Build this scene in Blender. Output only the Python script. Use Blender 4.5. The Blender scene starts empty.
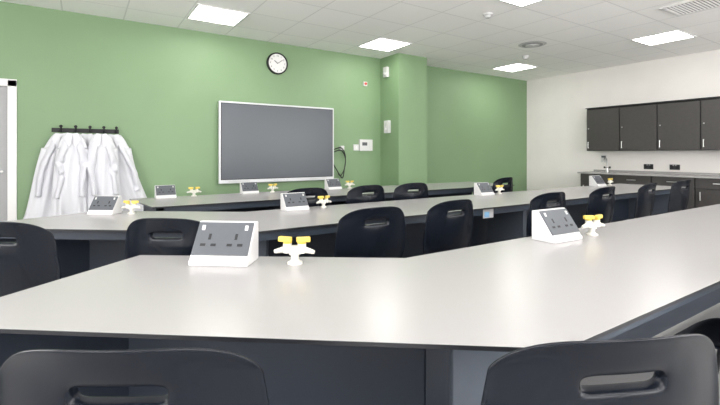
import bpy, bmesh, math, random
from mathutils import Vector, Matrix
random.seed(4)
S = bpy.context.scene
COL = S.collection
S.view_settings.view_transform = 'Standard'
S.view_settings.look = 'None'
S.view_settings.exposure = 0.30

# ------------------------------------------------------------------ materials
def mat(name, col, rough=0.5, metal=0.0, noise=0.0, nscale=40.0, bump=0.0, bscale=200.0, spec=0.5, emit=0.0):
    m = bpy.data.materials.new(name); m.use_nodes = True
    nt = m.node_tree; b = nt.nodes['Principled BSDF']
    b.inputs['Base Color'].default_value = (*col, 1)
    b.inputs['Roughness'].default_value = rough
    b.inputs['Metallic'].default_value = metal
    b.inputs['Specular IOR Level'].default_value = spec
    tc = nt.nodes.new('ShaderNodeTexCoord')
    if noise > 0:
        n = nt.nodes.new('ShaderNodeTexNoise'); n.inputs['Scale'].default_value = nscale
        n.inputs['Detail'].default_value = 4
        nt.links.new(tc.outputs['Object'], n.inputs['Vector'])
        r = nt.nodes.new('ShaderNodeValToRGB')
        r.color_ramp.elements[0].position = 0.3; r.color_ramp.elements[1].position = 0.7
        r.color_ramp.elements[0].color = (*[c*(1-noise) for c in col], 1)
        r.color_ramp.elements[1].color = (*[min(1, c*(1+noise)) for c in col], 1)
        nt.links.new(n.outputs['Fac'], r.inputs['Fac'])
        nt.links.new(r.outputs['Color'], b.inputs['Base Color'])
    if bump > 0:
        n2 = nt.nodes.new('ShaderNodeTexNoise'); n2.inputs['Scale'].default_value = bscale
        nt.links.new(tc.outputs['Object'], n2.inputs['Vector'])
        bp = nt.nodes.new('ShaderNodeBump'); bp.inputs['Strength'].default_value = bump
        bp.inputs['Distance'].default_value = 0.002
        nt.links.new(n2.outputs['Fac'], bp.inputs['Height'])
        nt.links.new(bp.outputs['Normal'], b.inputs['Normal'])
    if emit > 0:
        b.inputs['Emission Color'].default_value = (1, 0.975, 0.94, 1)
        b.inputs['Emission Strength'].default_value = emit
    return m

M_green = mat('green_paint', (0.180, 0.280, 0.150), 0.55, noise=0.05, nscale=0.9, bump=0.05, bscale=300)
M_white_wall = mat('white_paint', (0.75, 0.722, 0.70), 0.7, noise=0.02, nscale=3, bump=0.05, bscale=300)
M_floor = mat('vinyl_floor', (0.24, 0.237, 0.235), 0.4, noise=0.06, nscale=120)
M_top = mat('laminate_top', (0.335, 0.325, 0.325), 0.25, noise=0.03, nscale=400, bump=0.03, bscale=900)
M_edge = mat('black_core_edge', (0.012, 0.013, 0.016), 0.35)
M_panel = mat('navy_panel', (0.012, 0.018, 0.031), 0.5, noise=0.05, nscale=60)
M_rail = mat('slate_steel', (0.032, 0.044, 0.064), 0.4, noise=0.03)
M_gable = mat('slate_grey_board', (0.085, 0.10, 0.125), 0.5, noise=0.04, nscale=30)
M_chair = mat('black_polypropylene', (0.0055, 0.0072, 0.0115), 0.25, bump=0.08, bscale=900, spec=0.25)
M_leg = mat('dark_tube', (0.03, 0.03, 0.035), 0.35, metal=0.6)
M_whitep = mat('white_plastic', (0.58, 0.575, 0.575), 0.35, noise=0.01)
M_plate = mat('grey_socket_plate', (0.070, 0.077, 0.088), 0.4, noise=0.03)
M_dark = mat('dark_holes', (0.008, 0.008, 0.010), 0.6)
M_rocker = mat('rocker_dark', (0.018, 0.020, 0.024), 0.35)
M_red = mat('red_mark', (0.5, 0.05, 0.03), 0.4)
M_yellow = mat('yellow_knob', (0.60, 0.45, 0.08), 0.4, noise=0.02)
M_cream = mat('cream_plastic', (0.56, 0.55, 0.50), 0.4)
M_cab = mat('graphite_board', (0.050, 0.046, 0.045), 0.45, noise=0.08, nscale=25)
M_cabb = mat('graphite_carcass', (0.012, 0.012, 0.013), 0.5)
M_steel = mat('brushed_steel', (0.6, 0.6, 0.6), 0.3, metal=1.0)
M_screen = mat('screen_glass', (0.060, 0.070, 0.084), 0.30, spec=0.45)
M_bezel = mat('silver_bezel', (0.58, 0.59, 0.61), 0.35)
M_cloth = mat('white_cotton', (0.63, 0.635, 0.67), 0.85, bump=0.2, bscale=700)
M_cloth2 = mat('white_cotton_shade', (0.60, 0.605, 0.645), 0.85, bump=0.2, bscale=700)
M_emit = mat('led_diffuser', (1, 1, 1), 0.5, emit=13.5)
M_frame = mat('white_frame', (0.70, 0.695, 0.69), 0.4)
M_doorleaf = mat('door_leaf_grey', (0.33, 0.335, 0.34), 0.5, noise=0.02)
M_darkglass = mat('dark_vision_glass', (0.07, 0.07, 0.075), 0.1)
M_vent = mat('vent_grey', (0.50, 0.50, 0.50), 0.5)
M_ventd = mat('vent_dark', (0.25, 0.25, 0.25), 0.6)
M_blue = mat('notice_blue', (0.25, 0.5, 0.75), 0.5)
M_skirt = mat('skirting_grey', (0.2, 0.2, 0.21), 0.5)

# ceiling tiles
GX, GY, GM = 1.36, 5.19, 0.62
def ceiling_mat():
    m = bpy.data.materials.new('ceiling_tiles'); m.use_nodes = True
    nt = m.node_tree; b = nt.nodes['Principled BSDF']; b.inputs['Roughness'].default_value = 0.85
    g = nt.nodes.new('ShaderNodeNewGeometry'); sp = nt.nodes.new('ShaderNodeSeparateXYZ')
    nt.links.new(g.outputs['Position'], sp.inputs[0])
    def M(op, a, bb=None):
        n = nt.nodes.new('ShaderNodeMath'); n.operation = op
        for i, v in enumerate((a, bb)):
            if v is None: continue
            if isinstance(v, (int, float)): n.inputs[i].default_value = v
            else: nt.links.new(v, n.inputs[i])
        return n.outputs[0]
    lines = []; cells = []
    for ax, o in (('X', GX), ('Y', GY)):
        c = M('DIVIDE', M('ADD', sp.outputs[ax], -(o - GM/2) + GM*50), GM)
        f = M('FRACT', c); cells.append(M('FLOOR', c))
        d = M('ABSOLUTE', M('SUBTRACT', f, 0.5))
        lines.append(M('GREATER_THAN', d, 0.5 - 0.012))
    ln = M('MAXIMUM', *lines)
    cmb = nt.nodes.new('ShaderNodeCombineXYZ')
    nt.links.new(cells[0], cmb.inputs[0]); nt.links.new(cells[1], cmb.inputs[1])
    wn = nt.nodes.new('ShaderNodeTexWhiteNoise'); nt.links.new(cmb.outputs[0], wn.inputs['Vector'])
    r = nt.nodes.new('ShaderNodeValToRGB')
    r.color_ramp.elements[0].color = (0.93, 0.915, 0.905, 1); r.color_ramp.elements[1].color = (0.955, 0.94, 0.93, 1)
    nt.links.new(wn.outputs['Value'], r.inputs['Fac'])
    mx = nt.nodes.new('ShaderNodeMix'); mx.data_type = 'RGBA'
    nt.links.new(ln, mx.inputs['Factor']); nt.links.new(r.outputs['Color'], mx.inputs['A'])
    mx.inputs['B'].default_value = (0.77, 0.76, 0.755, 1)
    nt.links.new(mx.outputs['Result'], b.inputs['Base Color'])
    return m
M_ceil = ceiling_mat()

def glass_mat():
    m = bpy.data.materials.new('window_glass'); m.use_nodes = True
    nt = m.node_tree; nt.nodes.clear()
    o = nt.nodes.new('ShaderNodeOutputMaterial'); t = nt.nodes.new('ShaderNodeBsdfTransparent')
    g = nt.nodes.new('ShaderNodeBsdfGlossy'); g.inputs['Roughness'].default_value = 0.02
    x = nt.nodes.new('ShaderNodeMixShader'); x.inputs[0].default_value = 0.06
    nt.links.new(t.outputs[0], x.inputs[1]); nt.links.new(g.outputs[0], x.inputs[2]); nt.links.new(x.outputs[0], o.inputs[0])
    return m
M_glass = glass_mat()

# ------------------------------------------------------------------ helpers
def mk(name, bm, mats, parent=None, loc=(0, 0, 0), smooth=False, bevel=0.0, subsurf=0, rot=None):
    bmesh.ops.recalc_face_normals(bm, faces=bm.faces)
    me = bpy.data.meshes.new(name); bm.to_mesh(me); bm.free()
    if not isinstance(mats, (list, tuple)): mats = [mats]
    for m in mats: me.materials.append(m)
    if smooth:
        for p in me.polygons: p.use_smooth = True
    ob = bpy.data.objects.new(name, me); COL.objects.link(ob)
    ob.location = loc
    if rot: ob.rotation_euler = rot
    if parent: ob.parent = parent
    if bevel > 0:
        md = ob.modifiers.new('bevel', 'BEVEL'); md.width = bevel; md.segments = 2; md.limit_method = 'ANGLE'
    if subsurf:
        md = ob.modifiers.new('sub', 'SUBSURF'); md.levels = subsurf; md.render_levels = subsurf
    return ob

def empty(name, loc, label, cat, rz=0.0, group=None):
    e = bpy.data.objects.new(name, None); COL.objects.link(e); e.location = loc
    e.rotation_euler = (0, 0, rz); e.empty_display_size = 0.1
    e['label'] = label; e['category'] = cat
    if group: e['group'] = group
    return e

def box(bm, c, s, rz=0.0, mi=0, rx=0.0, ry=0.0):
    Mx = Matrix.Translation(c) @ Matrix.Rotation(rz, 4, 'Z') @ Matrix.Rotation(ry, 4, 'Y') @ Matrix.Rotation(rx, 4, 'X') @ Matrix.Diagonal((s[0], s[1], s[2], 1))
    r = bmesh.ops.create_cube(bm, size=1.0, matrix=Mx)
    for v in r['verts']:
        for f in v.link_faces: f.material_index = mi
    return r['verts']

def bbox(bm, x0, x1, y0, y1, z0, z1, mi=0):
    return box(bm, ((x0+x1)/2, (y0+y1)/2, (z0+z1)/2), (x1-x0, y1-y0, z1-z0), mi=mi)

def cyl(bm, p, q, r1, r2=None, seg=20, mi=0):
    p, q = Vector(p), Vector(q); r2 = r1 if r2 is None else r2
    d = q - p
    Mx = Matrix.Translation((p+q)/2) @ d.to_track_quat('Z', 'Y').to_matrix().to_4x4()
    r = bmesh.ops.create_cone(bm, cap_ends=True, segments=seg, radius1=r1, radius2=r2, depth=d.length, matrix=Mx)
    for v in r['verts']:
        for f in v.link_faces: f.material_index = mi

def sweep(bm, pts, rad, seg=10, flat=1.0, mi=0):
    pts = [Vector(p) for p in pts]; rings = []
    up = Vector((0, 0, 1))
    for i, p in enumerate(pts):
        t = (pts[min(i+1, len(pts)-1)] - pts[max(i-1, 0)]).normalized()
        a = up.cross(t)
        if a.length < 1e-3: a = Vector((1, 0, 0))
        a.normalize(); b2 = t.cross(a)
        r = rad[i] if isinstance(rad, (list, tuple)) else rad
        rings.append([bm.verts.new(p + a*math.cos(2*math.pi*k/seg)*r + b2*math.sin(2*math.pi*k/seg)*r*flat) for k in range(seg)])
    for i in range(len(rings)-1):
        for k in range(seg):
            f = bm.faces.new((rings[i][k], rings[i][(k+1) % seg], rings[i+1][(k+1) % seg], rings[i+1][k])); f.material_index = mi
    bm.faces.new(rings[0][::-1]).material_index = mi; bm.faces.new(rings[-1]).material_index = mi

def smoothpath(pts, n=6):
    P = [Vector(p) for p in pts]; out = []
    for i in range(len(P)-1):
        p0 = P[max(i-1, 0)]; p1 = P[i]; p2 = P[i+1]; p3 = P[min(i+2, len(P)-1)]
        for k in range(n):
            t = k/n
            out.append(0.5*((2*p1) + (p2-p0)*t + (2*p0-5*p1+4*p2-p3)*t*t + (3*p1-p0-3*p2+p3)*t**3))
    out.append(P[-1]); return out

def clone(root, loc, rz, label=None, scale=1.0):
    children = {}
    def walk(o):
        children[o.name] = [c for c in bpy.data.objects if c.parent == o]
        for c in children[o.name]: walk(c)
    walk(root)
    def cp(o, par):
        n = o.copy(); COL.objects.link(n)
        if par: n.parent = par
        for c in list(children[o.name]): cp(c, n)
        return n
    n = cp(root, None); n.location = loc; n.rotation_euler = (0, 0, rz); n.scale = (scale,)*3
    if label: n['label'] = label
    return n

def textmesh(name, s, size, m, parent, loc, rot, ext=0.0005):
    cu = bpy.data.curves.new(name, 'FONT'); cu.body = s; cu.size = size; cu.extrude = ext
    cu.align_x = 'CENTER'; cu.align_y = 'CENTER'
    t = bpy.data.objects.new(name + '_tmp', cu); COL.objects.link(t)
    bpy.context.view_layer.update()
    me = bpy.data.meshes.new_from_object(t.evaluated_get(bpy.context.evaluated_depsgraph_get()))
    bpy.data.objects.remove(t)
    me.materials.clear(); me.materials.append(m)
    ob = bpy.data.objects.new(name, me); COL.objects.link(ob); ob.parent = parent; ob.location = loc; ob.rotation_euler = rot
    return ob

# ------------------------------------------------------------------ room
XL, XR, YB, YF, H = -2.4, 8.45, -2.8, 6.0, 2.87
def struct(name, bm, m, **k):
    o = mk(name, bm, m, **k); o['kind'] = 'structure'; return o

bm = bmesh.new(); bbox(bm, XL-.15, XR+.15, YB-.15, YF+.15, -0.1, 0); struct('floor', bm, M_floor)
bm = bmesh.new(); bbox(bm, XL-.15, XR+.15, YB-.15, YF+.15, H, H+.1); struct('ceiling', bm, M_ceil)
# green wall with a door opening
DX0, DX1, DZ = -1.56, -0.66, 1.97
bm = bmesh.new()
bbox(bm, XL-.15, DX0, YF, YF+.15, 0, H); bbox(bm, DX1, XR+.15, YF, YF+.15, 0, H); bbox(bm, DX0, DX1, YF, YF+.15, DZ, H)
struct('wall_front', bm, M_green)
bm = bmesh.new(); bbox(bm, 4.35, 4.97, 5.49, YF-0.001, 0, H-0.001); struct('wall_pillar', bm, M_green)
bm = bmesh.new(); bbox(bm, XR, XR+.15, YB-.15, YF, 0, H); struct('wall_right', bm, M_white_wall)
WZ0, WZ1 = 0.85, 2.70
# unseen windows: two added in side wall, three enlarged in back, to brighten ceiling
def portal(x, y, z, sx, sz, n):
    ld = bpy.data.lights.new('window_portal', 'AREA'); ld.shape = 'RECTANGLE'; ld.size = sx; ld.size_y = sz
    ld.cycles.is_portal = True
    lo = bpy.data.objects.new('window_portal', ld); COL.objects.link(lo); lo.location = (x, y, z)
    lo.rotation_euler = Vector(n).to_track_quat('-Z', 'Y').to_euler()
lw = [(-2.2, 0.4), (1.0, 3.6)]
bm = bmesh.new()
bbox(bm, XL-.15, XL, YB-.15, YF, 0, WZ0); bbox(bm, XL-.15, XL, YB-.15, YF, WZ1, H)
ys = [YB-.15] + [v for w in lw for v in w] + [YF]
for i in range(0, len(ys), 2): bbox(bm, XL-.15, XL, ys[i], ys[i+1], WZ0, WZ1)
struct('wall_left', bm, M_white_wall)
wins = [(-1.9, 1.1), (1.6, 4.6), (5.1, 8.1)]
bm = bmesh.new()
bbox(bm, XL, XR, YB-.15, YB, 0, WZ0); bbox(bm, XL, XR, YB-.15, YB, WZ1, H)
xs = [XL] + [v for w in wins for v in w] + [XR]
for i in range(0, len(xs), 2): bbox(bm, xs[i], xs[i+1], YB-.15, YB, WZ0, WZ1)
struct('wall_back', bm, M_white_wall)
def unseen_window(n, a, b, side):
    bm = bmesh.new(); y0, y1 = -.12, -.06
    bbox(bm, a, a+.06, y0, y1, WZ0, WZ1); bbox(bm, b-.06, b, y0, y1, WZ0, WZ1)
    bbox(bm, a, b, y0, y1, WZ0, WZ0+.06); bbox(bm, a, b, y0, y1, WZ1-.06, WZ1)
    bbox(bm, (a+b)/2-.03, (a+b)/2+.03, y0, y1, WZ0, WZ1)
    bbox(bm, a+.05, b-.05, -.095, -.09, WZ0+.05, WZ1-.05, mi=1)
    if side == 'back':
        struct('window_%d' % n, bm, [M_frame, M_glass], loc=(0, YB, 0)); portal((a+b)/2, YB-.16, (WZ0+WZ1)/2, b-a, WZ1-WZ0, (0, 1, 0))
    else:
        for v in bm.verts: v.co = Vector((v.co.y, v.co.x, v.co.z))
        struct('window_%d' % n, bm, [M_frame, M_glass], loc=(XL, 0, 0)); portal(XL-.16, (a+b)/2, (WZ0+WZ1)/2, b-a, WZ1-WZ0, (1, 0, 0))
for i, (a, b) in enumerate(wins): unseen_window(i+1, a, b, 'back')
for i, (a, b) in enumerate(lw): unseen_window(i+4, a, b, 'left')

# door
bm = bmesh.new()
for x0, x1, z0, z1 in ((DX0-.06, DX0+.02, 0, DZ+.05), (DX1-.02, DX1+.06, 0, DZ+.05), (DX0-.06, DX1+.06, DZ-.02, DZ+.06)):
    bbox(bm, x0, x1, YF-.02, YF+.1, z0, z1)
struct('trim_1', bm, M_frame, bevel=0.004)
bm = bmesh.new()
bbox(bm, DX0+.02, DX1-.02, YF+.03, YF+.075, 0.005, DZ-.02)
bbox(bm, DX1-.28, DX1-.10, YF+.022, YF+.03, 0.9, 1.8, mi=1)
cyl(bm, (DX1-.07, YF-.03, 1.02), (DX1-.20, YF-.03, 1.02), 0.01, mi=2); cyl(bm, (DX1-.07, YF-.035, 1.02), (DX1-.07, YF+.03, 1.02), 0.01, mi=2)
struct('door_1', bm, [M_doorleaf, M_darkglass, M_steel])
for n, a in (('baseboard_front', (DX1+.06, 4.35, YF-.015, YF, 0, .1)), ('baseboard_right', (XR-.015, XR, YB, 0.0, 0, .1)),
             ('baseboard_left', (XL, XL+.015, YB, YF, 0, .1))):
    bm = bmesh.new(); bbox(bm, *a); struct(n, bm, M_skirt)

# ------------------------------------------------------------------ ceiling things
def ceiling_light(x, y):
    e = empty('ceiling_light', (x, y, H), 'square white LED panel light recessed in the tiled ceiling', 'light', group='LED ceiling panels')
    bm = bmesh.new(); w = .30; t = .025
    for a in (-1, 1):
        box(bm, (a*(w-t/2), 0, -.005), (t, 2*w, .012)); box(bm, (0, a*(w-t/2), -.005), (2*w-2*t, t, .012))
    mk('light_frame', bm, M_frame, e)
    bm = bmesh.new(); box(bm, (0, 0, -.004), (2*w-2*t, 2*w-2*t, .006)); mk('diffuser', bm, M_emit, e)
    return e
L0 = ceiling_light(GX, GY)
for k in (0, 4, 9):
    for j in (0, 4, 8, 11):  # nearest rows stay out of view, extra panels added for illumination
        if (k, j) != (0, 0): clone(L0, (GX+k*GM, GY-j*GM, H), 0)

e = empty('ceiling_vent', (5.74, 1.93, H), 'square grey slatted air grille set in the tiled ceiling', 'vent')
bm = bmesh.new()
for a in (-1, 1):
    box(bm, (a*.235, 0, -.006), (.03, .5, .012)); box(bm, (0, a*.235, -.006), (.44, .03, .012))
mk('vent_frame', bm, M_frame, e)
bm = bmesh.new()
for i in range(13): box(bm, (0, -.205+i*.0342, -.007), (.44, .005, .014), rx=0.6)
mk('slats', bm, M_frame, e)
bm = bmesh.new(); box(bm, (0, 0, -.001), (.44, .44, .003)); mk('backing', bm, M_ventd, e)
e = empty('round_air_diffuser', (GX+7*GM, GY-2*GM, H), 'round white swirl air diffuser in the tiled ceiling', 'vent')
bm = bmesh.new()
for i, r in enumerate((.20, .15, .10)):
    cyl(bm, (0, 0, -.004-.008*i), (0, 0, -.010-.010*i), r, r*.93, seg=40, mi=i % 2)
cyl(bm, (0, 0, -.02), (0, 0, -.035), .05, .04, seg=30)
mk('diffuser_rings', bm, [M_vent, M_ventd], e)
for (x, y, lab) in ((4.02, 3.38, 'small white round smoke detector on the ceiling'), (6.3, 4.5, 'small white round presence sensor on the ceiling')):
    e = empty('smoke_detector', (x, y, H), lab, 'detector')
    bm = bmesh.new(); cyl(bm, (0, 0, 0), (0, 0, -.02), .055, seg=28); mk('base', bm, M_whitep, e, smooth=False, bevel=.003)
    bm = bmesh.new(); cyl(bm, (0, 0, -.02), (0, 0, -.05), .042, .03, seg=28); mk('sensor_head', bm, M_vent if x < 5 else M_whitep, e, bevel=.004)

# ------------------------------------------------------------------ benches
ZT = 0.76
def seg_box(bm, p, q, th, z0, z1, mi=0):
    p, q = Vector((*p, 0)), Vector((*q, 0)); d = q-p
    box(bm, ((p.x+q.x)/2, (p.y+q.y)/2, (z0+z1)/2), (d.length, th, z1-z0), rz=math.atan2(d.y, d.x), mi=mi)

def bench(poly, panel, rails, gables, label):
    cx = sum(p[0] for p in poly)/len(poly); cy = sum(p[1] for p in poly)/len(poly)
    L = lambda p: (p[0]-cx, p[1]-cy)
    e = empty('laboratory_bench', (cx, cy, 0), label, 'bench')
    bm = bmesh.new()
    vs = [bm.verts.new((*L(p), ZT)) for p in poly]; top = bm.faces.new(vs)
    r = bmesh.ops.extrude_face_region(bm, geom=[top])
    bmesh.ops.translate(bm, verts=[g for g in r['geom'] if isinstance(g, bmesh.types.BMVert)], vec=(0, 0, -.012))
    bmesh.ops.recalc_face_normals(bm, faces=bm.faces)
    for f in bm.faces: f.material_index = 0 if f.normal.z > .9 else 1
    mk('worktop', bm, [M_top, M_edge], e, bevel=0.001)
    bm = bmesh.new()
    for a, b in zip(panel[:-1], panel[1:]): seg_box(bm, L(a), L(b), .02, .03, ZT-.0125)
    mk('modesty_panel', bm, M_panel, e)
    for i, (a, b) in enumerate(rails):
        bm = bmesh.new(); seg_box(bm, L(a), L(b), .03, ZT-.070, ZT-.0125)
        mk('frame_rail', bm, M_panel if i == 0 and len(rails) > 1 else M_rail, e)
    for (x, y, ang, w) in gables:
        bm = bmesh.new(); box(bm, (x-cx, y-cy, (ZT-.0125)/2), (w, .05, ZT-.0125), rz=math.radians(ang))
        mk('leg', bm, M_gable, e, bevel=.004)
    return e

A, D, C, B = (.933, .5625), (-.387, 1.587), (.2175, 2.121), (1.17, 1.4325)
bench([D, A, (5.6, .5625), (5.6, 1.4325), B, C],
      [(-.32, 1.61), (.16, 1.98), (1.135, 1.27), (5.5, 1.27)],
      [((-.22, 1.66), (.97, .76)), ((1.0, .63), (5.5, .63))],
      [(1.12, .93, -33, .26), (5.5, .95, 90, .5)],
      'angled lab bench with pale grey laminate top beside two black chairs')
A2, D2, C2, B2 = (.826, 2.391), (-.675, 3.556), (.11, 3.95), (1.063, 3.261)
bench([D2, A2, (6.9, 2.391), (6.9, 3.261), B2, C2],
      [(-.58, 3.53), (.05, 3.83), (1.03, 3.10), (6.8, 3.10)],
      [((-.55, 3.52), (.82, 2.48)), ((.87, 2.46), (6.8, 2.46))],
      [(.95, 2.75, -38, .2), (3.6, 2.8, 90, .45), (6.8, 2.8, 90, .6)],
      'angled lab bench with pale grey laminate top, row of black chairs')
bench([(.5, 3.97), (5.3, 3.97), (5.3, 4.85), (.4, 4.85)],
      [(.55, 4.10), (.52, 4.70), (5.2, 4.70)],
      [((.6, 4.04), (5.2, 4.04))],
      [(2.9, 4.4, 90, .5), (5.2, 4.35, 90, .6)],
      'straight lab bench with pale grey laminate top facing green wall')

e = empty('notice_card', (2.91, 2.442, ZT-.055), 'small white notice card with pale blue patch on bench rail', 'sign')
bm = bmesh.new(); box(bm, (0, 0, 0), (.13, .003, .085)); mk('card', bm, M_whitep, e)
bm = bmesh.new(); box(bm, (-.02, -.002, -.012), (.06, .002, .045)); mk('printed_patch', bm, M_blue, e)

# ------------------------------------------------------------------ chairs
def build_chair():
    e = empty('classroom_chair', (0, 0, 0), 'black moulded plastic chair with handle slot in backrest', 'chair', group='black plastic lab chairs')
    bm = bmesh.new()
    us = [-1, -.965, -.92, -.80, -.60, -.40, -.33, -.17, 0, .17, .33, .40, .60, .80, .92, .965, 1]
    zs = [0, .12, .3, .5, .66, .748, .764, .818, .832, .91, .955, .982, 1]
    zb = 0.475
    grid = []
    for j, v in enumerate(zs):
        row = []
        for u in us:
            zt = .918 - .020*u*u - .050*abs(u)**6
            z = zb + (zt-zb)*v
            w = .178 + .062*math.sin(min(v/.55, 1)*math.pi/2)
            w -= .022*max(0, (v-.50)/.50)**1.6
            x = u*w
            curve = .078*(abs(u)**2.0)*(0.6+.4*v)
            y = .055*(1-v)**1.4*0.9 - .030*v + curve
            y += .010*math.exp(-((u/.44)**4)) * math.exp(-(((v-.79)/.075)**4))
            rim = max(max(0, (abs(u)-.90)/.10), max(0, (v-.93)/.07))
            y -= .010*min(1, rim)
            row.append(bm.verts.new((x, y, z)))
        grid.append(row)
    hole = []
    for j in range(len(zs)-1):
        for i in range(len(us)-1):
            if .76 <= zs[j] < .825 and abs((us[i]+us[i+1])/2) < .33:
                hole.append((i, j)); continue
            bm.faces.new((grid[j][i], grid[j][i+1], grid[j+1][i+1], grid[j+1][i]))
    # handle slot lip, turned in towards the sitter
    i0, i1 = min(h[0] for h in hole), max(h[0] for h in hole)+1
    j0, j1 = min(h[1] for h in hole), max(h[1] for h in hole)+1
    loop = [grid[j0][i] for i in range(i0, i1)] + [grid[j][i1] for j in range(j0, j1)] + \
           [grid[j1][i] for i in range(i1, i0, -1)] + [grid[j][i0] for j in range(j1, j0, -1)]
    lip = [bm.verts.new(v.co + Vector((0, .022, .005))) for v in loop]
    n = len(loop)
    for k in range(n): bm.faces.new((loop[k], loop[(k+1) % n], lip[(k+1) % n], lip[k]))
    bk = mk('backrest', bm, M_chair, e, smooth=True)
    md = bk.modifiers.new('so', 'SOLIDIFY'); md.thickness = .006; md.offset = 0
    md = bk.modifiers.new('ss', 'SUBSURF'); md.levels = 2; md.render_levels = 2
    bm = bmesh.new(); g = []
    for j in range(9):
        v = j/8; row = []
        for i in range(9):
            u = -1 + i/4
            w = .185 + .015*math.sin(v*math.pi)
            y = .03 + v*.40
            z = .46 + .018*abs(u)**2.5 + .045*max(0, 1-v*5)**2 - .03*max(0, (v-.8)/.2)**2 - .008*math.sin(v*math.pi)
            y -= .03*abs(u)**4*max(0, v-.6)/.4
            row.append(bm.verts.new((u*w, y, z)))
        g.append(row)
    for j in range(8):
        for i in range(8): bm.faces.new((g[j][i], g[j][i+1], g[j+1][i+1], g[j+1][i]))
    st = mk('seat', bm, M_chair, e, smooth=True)
    md = st.modifiers.new('so', 'SOLIDIFY'); md.thickness = .014; md.offset = 0
    md = st.modifiers.new('ss', 'SUBSURF'); md.levels = 1; md.render_levels = 1
    for sx in (-1, 1):
        for y0, y1 in ((.12, .03), (.32, .41)):
            bm = bmesh.new()
            sweep(bm, smoothpath([(sx*.10, (y0+y1)/2*.5+.11, .44), (sx*.15, y0, .435), (sx*.17, y0*.8+y1*.2, .38), (sx*.20, y1, .012)], 5), .0115, 10)
            cyl(bm, (sx*.20, y1, .03), (sx*.20, y1, 0.0), .015)
            mk('leg', bm, M_leg, e, smooth=True)
    return e
ch = build_chair()
dz = -math.radians(37.8)
ch.location = (.05, .77, 0); ch.rotation_euler = (0, 0, -.56)
ch['label'] = 'black moulded plastic chair tucked at the angled bench end'
chairs = [(.755, .355, -.45), (2.22, .36, .0), (-.30, 2.44, dz), (.33, 2.15, dz),
          (1.38, 1.94, -.05), (2.03, 1.97, .05), (3.07, 1.95, -.04), (3.98, 2.0, 0), (4.9, 2.02, .06), (5.75, 2.03, -.05),
          (1.655, 3.36, 0), (2.29, 3.35, .04), (2.86, 3.36, -.04), (4.5, 3.50, .1)]
for x, y, r in chairs: clone(ch, (x, y, 0), r, 'black moulded plastic chair with handle slot in backrest')

# ------------------------------------------------------------------ socket boxes
def build_socket():
    e = empty('bench_socket_box', (0, 0, 0), 'white wedge-shaped bench box with grey double power socket', 'socket', group='bench power sockets')
    W = .122
    prof = [(-.085, 0), (.06, 0), (.06, .160), (.022, .165), (-.077, .024), (-.085, .020)]
    bm = bmesh.new()
    a = [bm.verts.new((-W, y, z)) for y, z in prof]; b = [bm.verts.new((W, y, z)) for y, z in prof]
    n = len(prof)
    bm.faces.new(a); bm.faces.new(b[::-1])
    for i in range(n): bm.faces.new((a[i], b[i], b[(i+1) % n], a[(i+1) % n]))
    mk('housing', bm, M_whitep, e, bevel=.004)
    p0 = Vector((0, -.077, .024)); p1 = Vector((0, .022, .165)); t = (p1-p0).normalized(); nrm = Vector((0, -t.z, t.y))
    mid = p0*.47+p1*.53
    R = Matrix(((1, 0, 0), (0, t.y, nrm.y), (0, t.z, nrm.z)))
    rot = R.to_euler()
    bm = bmesh.new(); box(bm, (0, 0, .003), (.236, .146, .008))
    pl = mk('socket_plate', bm, M_plate, e, loc=mid, bevel=.003, rot=rot)
    for sx in (-.056, .056):
        bm = bmesh.new()
        box(bm, (sx, -.014, .0071), (.062, .062, .0006))
        box(bm, (sx, .006, .0077), (.011, .026, .001), mi=1)
        for k in (-1, 1): box(bm, (sx+k*.022, -.030, .0077), (.022, .011, .001), mi=1)
        mk('outlet', bm, [M_plate, M_dark], pl)
    for sx in (-.092, .092):
        bm = bmesh.new(); box(bm, (sx, .046, .008), (.014, .022, .006), rx=.12)
        mk('switch', bm, M_vent, pl, bevel=.002)
    return e
sk = build_socket(); sk.location = (.505, 1.80, ZT); sk.rotation_euler = (0, 0, dz)
for x, y, r, s in [(2.10, 1.32, -.05, .95), (.15, 3.75, dz, .80), (1.44, 3.17, 0, .82), (3.70, 3.17, 0, .82), (6.05, 3.17, 0, .9),
                (.72, 4.76, 0, .78), (1.60, 4.76, 0, .78), (2.70, 4.76, 0, .80)]:
    clone(sk, (x, y, ZT), r, scale=s)

# ------------------------------------------------------------------ gas taps
def build_tap():
    e = empty('gas_tap', (0, 0, 0), 'white two-way bench gas tap with yellow lever knobs', 'gas tap', group='bench gas taps')
    bm = bmesh.new()
    cyl(bm, (0, 0, 0), (0, 0, .008), .031, seg=28); cyl(bm, (0, 0, .008), (0, 0, .016), .027, .018, seg=28)
    cyl(bm, (0, 0, .016), (0, 0, .050), .016, .016, seg=20)
    cyl(bm, (0, 0, .038), (0, 0, .072), .024, .024, seg=20)
    mk('stem', bm, M_cream, e, smooth=False, bevel=.001)
    for sx in (-1, 1):
        bm = bmesh.new()
        sweep(bm, [(0, 0, .058), (sx*.024, -.004, .061), (sx*.040, -.006, .060)], .015, 14)
        cyl(bm, (sx*.030, -.005, .046), (sx*.030, -.005, .084), .0175, seg=20)
        mk('valve_body', bm, M_cream, e)
        bm = bmesh.new()
        for k in range(4):
            x0 = .042+k*.0100; z0 = .059-.0022*k
            cyl(bm, (sx*x0, -.006-.001*k, z0), (sx*(x0+.0110), -.007-.001*k, z0-.0022), .0140-.0013*k, .0105-.0011*k, seg=14)
        mk('nozzle', bm, M_cream, e)
        bm = bmesh.new()
        cyl(bm, (sx*.030, -.005, .084), (sx*.030, -.005, .093), .0185, .017, seg=20)
        box(bm, (sx*.038, -.012, .102), (.056, .023, .021), rz=.30*sx)
        mk('knob', bm, M_yellow, e, bevel=.004)
    return e
tp = build_tap(); tp.location = (.732, 1.607, ZT); tp.rotation_euler = (0, 0, dz)
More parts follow.
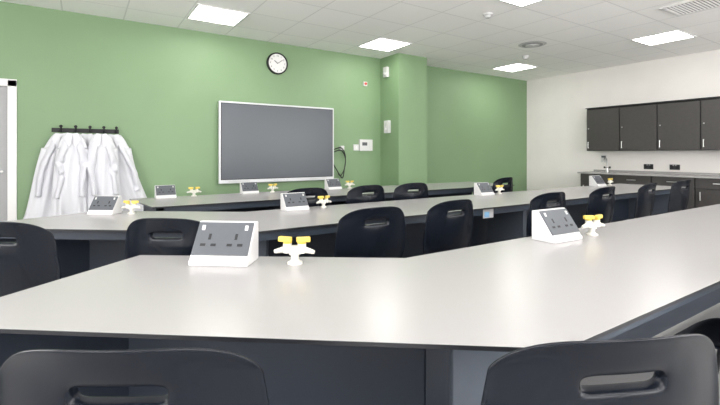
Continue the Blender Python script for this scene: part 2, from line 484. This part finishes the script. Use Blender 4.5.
for x, y, r in [(2.37, 1.27, -.2), (.315, 3.635, dz), (1.70, 3.16, .1), (3.95, 3.16, 0), (6.38, 3.16, 0), (1.00, 4.76, 0), (1.88, 4.76, .2), (2.95, 4.76, -.1)]:
    clone(tp, (x, y, ZT), r, scale=1.0 if y < 2 else .88)

# ------------------------------------------------------------------ display
e = empty('interactive_display', (2.465, YF, .80), 'large flat touch display with silver frame on the green wall', 'screen')
w, h = .90, 1.14
bm = bmesh.new(); bbox(bm, -w+.1, w-.1, -.05, -.0, .1, h-.1); mk('wall_mount', bm, M_leg, e)
bm = bmesh.new(); bbox(bm, -w, w, -.10, -.05, 0, h); mk('case', bm, M_bezel, e, bevel=.01)
bm = bmesh.new(); bbox(bm, -w+.024, w-.024, -.1015, -.099, .052, h-.024); mk('inner_border', bm, M_dark, e)
bm = bmesh.new()
bbox(bm, -w+.034, w-.034, -.103, -.099, .062, h-.034); mk('screen_panel', bm, M_screen, e)
for i in range(5):
    bm = bmesh.new(); box(bm, (-.1+i*.05, -.102, .028), (.016, .006, .008)); mk('button', bm, M_vent, e)
for sx in (-.62, .62):
    bm = bmesh.new(); box(bm, (sx, -.101, .028), (.3, .003, .014)); mk('speaker_grille', bm, M_vent, e)

# clock
e = empty('wall_clock', (2.44, YF, 2.56), 'round white wall clock with black rim on the green wall', 'clock')
bm = bmesh.new(); cyl(bm, (0, 0, 0), (0, -.03, 0), .148, seg=48); mk('dial', bm, M_frame, e)
bm = bmesh.new()
N = 48; prof = [(.142, -.025), (.142, -.040), (.150, -.045), (.160, -.040), (.163, 0), (.142, 0)]
rings = [[bm.verts.new((r*math.cos(2*math.pi*k/N), y, r*math.sin(2*math.pi*k/N))) for r, y in prof] for k in range(N)]
for k in range(N):
    for j in range(len(prof)):
        bm.faces.new((rings[k][j], rings[k][(j+1) % 6], rings[(k+1) % N][(j+1) % 6], rings[(k+1) % N][j]))
mk('rim', bm, M_dark, e, smooth=True)
for i in range(1, 13):
    a = math.radians(90-30*i)
    textmesh('numeral', str(i), .036, M_dark, e, (.112*math.cos(a), -.031, .112*math.sin(a)), (math.radians(90), 0, 0))
for nm, ang, ln, wd in (('hour_hand', 90-30*10.15, .07, .010), ('minute_hand', 90-55, .105, .007)):
    a = math.radians(ang); bm = bmesh.new()
    Mx = Matrix.Translation((math.cos(a)*ln*.42, -.035, math.sin(a)*ln*.42)) @ Matrix.Rotation(-a, 4, 'Y') @ Matrix.Diagonal((ln, .002, wd, 1))
    bmesh.ops.create_cube(bm, size=1, matrix=Mx); mk(nm, bm, M_dark, e)

def wallbox(name, x, z, sx, sz, label, cat, extra=None, d=.035, y=YF, rz=0):
    e = empty(name, (x, y, z), label, cat, rz=rz)
    bm = bmesh.new(); box(bm, (0, -d/2, 0), (sx, d, sz)); mk('casing', bm, M_whitep, e)
    if extra: extra(e, d)
    return e
def ex_panel(e, d):
    bm = bmesh.new(); box(bm, (-.03, -d-.001, .02), (.10, .003, .055)); mk('display', bm, M_plate, e)
    for i in range(3):
        bm = bmesh.new(); cyl(bm, (.06, -d, -.03+i*.035), (.06, -d-.005, -.03+i*.035), .009, seg=14); mk('button', bm, M_vent, e)
wallbox('control_panel', 4.03, 1.36, .26, .19, 'white wall control panel beside the display', 'control panel', ex_panel)
def ex_sw(e, d):
    bm = bmesh.new(); box(bm, (0, -d-.002, 0), (.03, .006, .045)); mk('rocker', bm, M_frame, e, bevel=.002)
wallbox('light_switch', 3.84, 1.32, .10, .10, 'small white square switch on green wall', 'switch', ex_sw, d=.015)
def ex_call(e, d):
    bm = bmesh.new(); box(bm, (0, -d-.002, .03), (.05, .005, .05)); mk('indicator', bm, M_vent, e)
    bm = bmesh.new(); cyl(bm, (0, -d, -.04), (0, -d-.012, -.04), .018, seg=18); mk('knob', bm, M_frame, e)
wallbox('alarm_unit', 4.35, 1.67, .11, .21, 'white upright alarm unit on green pillar', 'alarm', ex_call, d=.06, y=5.76, rz=-math.pi/2)
def ex_pir(e, d):
    bm = bmesh.new(); bmesh.ops.create_uvsphere(bm, u_segments=16, v_segments=10, radius=.035, matrix=Matrix.Translation((0, -d, -.03)))
    mk('lens', bm, M_vent, e, smooth=True)
wallbox('motion_sensor', 4.35, 2.60, .10, .17, 'white motion sensor high on the green pillar', 'sensor', ex_pir, d=.05, y=5.80, rz=-math.pi/2)
def ex_snd(e, d):
    bm = bmesh.new(); cyl(bm, (0, -d, 0), (0, -d-.015, 0), .022, seg=18); mk('dome', bm, M_red, e)
wallbox('sounder', 4.02, 2.40, .07, .07, 'small white sounder with red dome on green wall', 'sensor', ex_snd, d=.03)

e = empty('display_cables', (3.53, YF, .95), 'black looped cables hanging beside the display', 'cable')
for k, off in enumerate((0, .04)):
    bm = bmesh.new()
    sweep(bm, smoothpath([(-.14, -.03, .33-off), (.0, -.05, .36-off), (.08, -.05, .22-off), (.06, -.05, .02), (-.02+off, -.05, -.09-off), (-.08, -.045, 0), (-.15, -.03, .12)], 8), .008, 8)
    mk('cable', bm, M_dark, e, smooth=True)
bm = bmesh.new(); box(bm, (.03, -.02, .36), (.07, .04, .07)); mk('outlet', bm, M_whitep, e, bevel=.003)

# ------------------------------------------------------------------ coat rack & coats
hx = [-.20, -.06, .08, .22, .35]
e = empty('coat_rack', (.05, YF, 1.48), 'black metal coat rail with upright hooks on green wall', 'coat rack')
bm = bmesh.new(); bbox(bm, -.34, .33, -.018, 0, -.02, .03); mk('rail', bm, M_dark, e, bevel=.003)
for x in hx:
    bm = bmesh.new()
    sweep(bm, smoothpath([(x-.05, -.018, .0), (x-.05, -.05, -.015), (x-.05, -.072, .015), (x-.05, -.075, .045)], 5), .010, 8)
    bmesh.ops.create_uvsphere(bm, u_segments=12, v_segments=8, radius=.017, matrix=Matrix.Translation((x-.05, -.075, .048)))
    mk('hook', bm, M_dark, e, smooth=True)

def coat(x, wbot, lean, ln, label, seed, yoff, sl=(1, 1)):
    rnd = random.Random(seed)
    e = empty('lab_coat', (x, YF-yoff, 1.44), label, 'lab coat', group='white lab coats on the rack')
    bm = bmesh.new(); N = 96; rows = 44; rings = []
    ph = [rnd.uniform(0, 6.28) for _ in range(6)]
    for j in range(rows+1):
        v = j/rows; z = -ln*v
        if v < .03: hw = .070 + 1.2*v
        elif v < .15: hw = .106 + (wbot*.86-.106)*math.sin((v-.03)/.12*math.pi/2)
        else: hw = wbot*.86 + (wbot*.14)*((v-.15)/.85)
        dp = .032 + .012*min(1, v*4) + .012*v
        amp = min(1, v*3)*(0.6+.55*v)
        ring = []
        for k in range(N):
            a = 2*math.pi*k/N
            wob = .9*math.sin(3.3*v+ph[4]) + .5*math.sin(6*v+ph[5])
            f = 1 + amp*(.04*math.sin(2*a+ph[0]+2*v) + .02*math.sin(5*a+ph[1]-3*v))
            fy = 1 + amp*(.24*math.sin(4*a+ph[2]+wob) + .20*math.sin(7*a+ph[0]+1.8*v) + .13*math.sin(11*a+ph[3]-wob))
            fy = .42 + math.log1p(math.exp(6*(fy-.42)))/6
            zz = z + ((.022*math.sin(3*a+ph[1])+.012*math.sin(7*a+ph[2]))*max(0, (v-.88)/.12))
            if v < .15: zz -= .06*abs(math.cos(a))**2*min(1, v/.08)
            ring.append(bm.verts.new((math.cos(a)*hw*f + lean*v*(.5+.5*v) + .006*math.sin(7*v+ph[3]), math.sin(a)*dp*fy, zz)))
        rings.append(ring)
    for j in range(rows):
        for k in range(N): bm.faces.new((rings[j][k], rings[j][(k+1) % N], rings[j+1][(k+1) % N], rings[j+1][k]))
    bm.faces.new(rings[0]); bm.faces.new(rings[-1][::-1])
    mk('coat_body', bm, M_cloth, e, smooth=True)
    for si, sx in enumerate((-1, 1)):
        if not sl[si]: continue
        bm = bmesh.new(); s0 = wbot*.56
        o = rnd.uniform(-.025, .025)
        pts = smoothpath([(sx*.07, -.010, -.08), (sx*s0*.85, -.024, -.17), (sx*(s0+.015)+lean*.15, -.042, -.32), (sx*(s0+.01+o)+lean*.35, -.050, -.48), (sx*(s0+.01-o)+lean*.55, -.050, -ln*.70)], 7)
        n = len(pts)
        rr = [.034+.024*min(1, i/7) - .010*(i/n) + .004*math.sin(i*.9+seed) for i in range(n)]
        sweep(bm, pts, rr, 18, flat=.6)
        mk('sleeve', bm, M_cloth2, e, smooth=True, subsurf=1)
    bm = bmesh.new()
    for sx in (-1, 1):
        vs = [(0, -.040, .0), (sx*.050, -.034, .008), (sx*.078, -.050, -.06), (sx*.035, -.064, -.15), (sx*.012, -.062, -.12)]
        bm.faces.new([bm.verts.new(p) for p in vs])
    c = mk('collar', bm, M_cloth, e); md = c.modifiers.new('so', 'SOLIDIFY'); md.thickness = .006
    return e
lab = 'white cotton lab coat hanging from black rail'
coat(-.20, .190, -.17, 1.01, lab + ', hem spread outwards', 1, .082, (1, 0))
coat(-.09, .175, -.03, 1.03, lab + ', overlapping its neighbours', 7, .195, (1, 1))
coat(.05, .190, .05, 1.00, lab, 13, .082, (0, 1))
coat(.19, .175, .06, 1.02, lab + ', overlapping its neighbours', 22, .200, (1, 1))
coat(.32, .190, .25, .98, lab + ', hem spread outwards', 33, .084, (0, 1))

# ------------------------------------------------------------------ wall cabinets
def wall_cabinet(yc):
    e = empty('wall_cabinet', (8.28, yc, 1.27), 'dark graphite wall cabinet with flat door', 'cabinet', group='dark wall cabinets')
    bm = bmesh.new(); bbox(bm, -.155, .17, -.299, .299, 0, .80); mk('body', bm, M_cabb, e)
    bm = bmesh.new(); bbox(bm, -.177, -.158, -.292, .292, .006, .775)
    d = mk('door', bm, M_cab, e, bevel=.002)
    bm = bmesh.new(); cyl(bm, (-.200, .255, .05), (-.200, .255, .17), .006, seg=10)
    for s in (.06, .16): cyl(bm, (-.20, .255, s), (-.177, .255, s), .005, seg=8)
    mk('handle', bm, M_steel, d)
    bm = bmesh.new(); cyl(bm, (-.177, .255, .42), (-.184, .255, .42), .010, seg=16); mk('lock', bm, M_steel, d)
    bm = bmesh.new(); bbox(bm, -.205, .17, -.299, .299, .80, .815); mk('cornice', bm, M_edge, e)
    return e
wc = wall_cabinet(4.15)
for k in range(1, 6): clone(wc, (8.28, 4.15-.6*k, 1.27), 0)
def base_cabinet(yc):
    e = empty('base_cabinet', (8.17, yc, 0), 'dark graphite base cupboard under the wall worktop', 'cabinet', group='dark base cupboards')
    bm = bmesh.new(); bbox(bm, -.26, .27, -.299, .299, .10, .845); mk('body', bm, M_cabb, e)
    bm = bmesh.new(); bbox(bm, -.22, .27, -.299, .299, 0, .10); mk('plinth', bm, M_edge, e)
    bm = bmesh.new(); bbox(bm, -.280, -.261, -.292, .292, .68, .84); d = mk('drawer', bm, M_cab, e, bevel=.002)
    bm = bmesh.new(); cyl(bm, (-.300, -.07, .765), (-.300, .07, .765), .007, seg=10)
    for s in (-.06, .06): cyl(bm, (-.30, s, .765), (-.28, s, .765), .005, seg=8)
    mk('handle', bm, M_steel, d)
    bm = bmesh.new(); bbox(bm, -.280, -.261, -.292, .292, .105, .672); d = mk('door', bm, M_cab, e, bevel=.002)
    bm = bmesh.new(); cyl(bm, (-.300, .23, .50), (-.300, .23, .63), .007, seg=10)
    for s in (.51, .62): cyl(bm, (-.30, .23, s), (-.28, .23, s), .005, seg=8)
    mk('handle', bm, M_steel, d)
    return e
bc = base_cabinet(4.15)
for k in range(1, 7): clone(bc, (8.17, 4.15-.6*k, 0), 0)
e = empty('wall_worktop', (8.15, 2.4, .845), 'pale grey laminate worktop along the white wall', 'worktop')
bm = bmesh.new(); bbox(bm, -.30, .295, -2.2, 2.08, 0, .025)
mk('slab', bm, [M_top], e)
bm = bmesh.new(); bbox(bm, .275, .295, -2.2, 2.08, .026, .06); mk('upstand', bm, M_top, e)
e = empty('laboratory_tap', (8.30, 4.16, .87), 'steel swan-neck lab water tap with dark handles', 'tap')
bm = bmesh.new(); cyl(bm, (0, 0, 0), (0, 0, .03), .026, seg=20); sweep(bm, smoothpath([(0, 0, .02), (0, 0, .18), (-.03, 0, .25), (-.09, 0, .26), (-.13, 0, .21), (-.135, 0, .15)], 6), .011, 12)
mk('spout', bm, M_steel, e, smooth=False)
for s in (-1, 1):
    bm = bmesh.new(); cyl(bm, (0, 0, .08), (0, s*.05, .08), .008, seg=12); cyl(bm, (0, s*.05, .07), (0, s*.05, .105), .014, seg=14)
    mk('tap_handle', bm, M_dark, e)
def wsock(y):
    e = empty('wall_socket', (XR, y, .985), 'black double power socket on white wall above worktop', 'socket', group='black wall sockets')
    bm = bmesh.new(); bbox(bm, -.012, 0, -.075, .075, -.045, .045); mk('plate', bm, M_rocker, e, bevel=.002)
    for s in (-.04, .04):
        bm = bmesh.new()
        bbox(bm, -.0125, -.011, s-.02, s+.02, -.026, .020)
        bbox(bm, -.0135, -.012, s-.004, s+.004, 0, .016)
        for k in (-1, 1): bbox(bm, -.0135, -.012, s+k*.011-.005, s+k*.011+.005, -.022, -.016)
        mk('outlet', bm, M_dark, e)
    for s in (-.018, .018):
        bm = bmesh.new(); bbox(bm, -.017, -.011, s-.008, s+.008, .024, .040); mk('switch', bm, M_vent, e)
    return e
w0 = wsock(3.52)
clone(w0, (XR, 3.12, .985), 0)
e = empty('wall_notice', (XR, 4.30, 1.12), 'small white notice card on the wall behind the tap', 'sign')
bm = bmesh.new(); bbox(bm, -.004, 0, -.05, .05, -.07, .07); mk('card', bm, M_whitep, e)
bm = bmesh.new(); bbox(bm, -.0055, -.0035, -.04, .04, .02, .055); mk('printed_patch', bm, M_plate, e)

# ------------------------------------------------------------------ world & camera
wd = bpy.data.worlds.new('world'); S.world = wd; wd.use_nodes = True
bg = wd.node_tree.nodes['Background']; bg.inputs[0].default_value = (1.0, 0.99, 0.975, 1); bg.inputs[1].default_value = 9.4

cd = bpy.data.cameras.new('camera'); cam = bpy.data.objects.new('camera', cd); COL.objects.link(cam)
cam.location = (0, 0, 1.21); cam.rotation_euler = (math.radians(90), 0, -math.radians(33.2))
cd.sensor_width = 36; cd.lens = 21.25; cd.shift_y = -48.5/720; cd.clip_start = .02
S.camera = cam
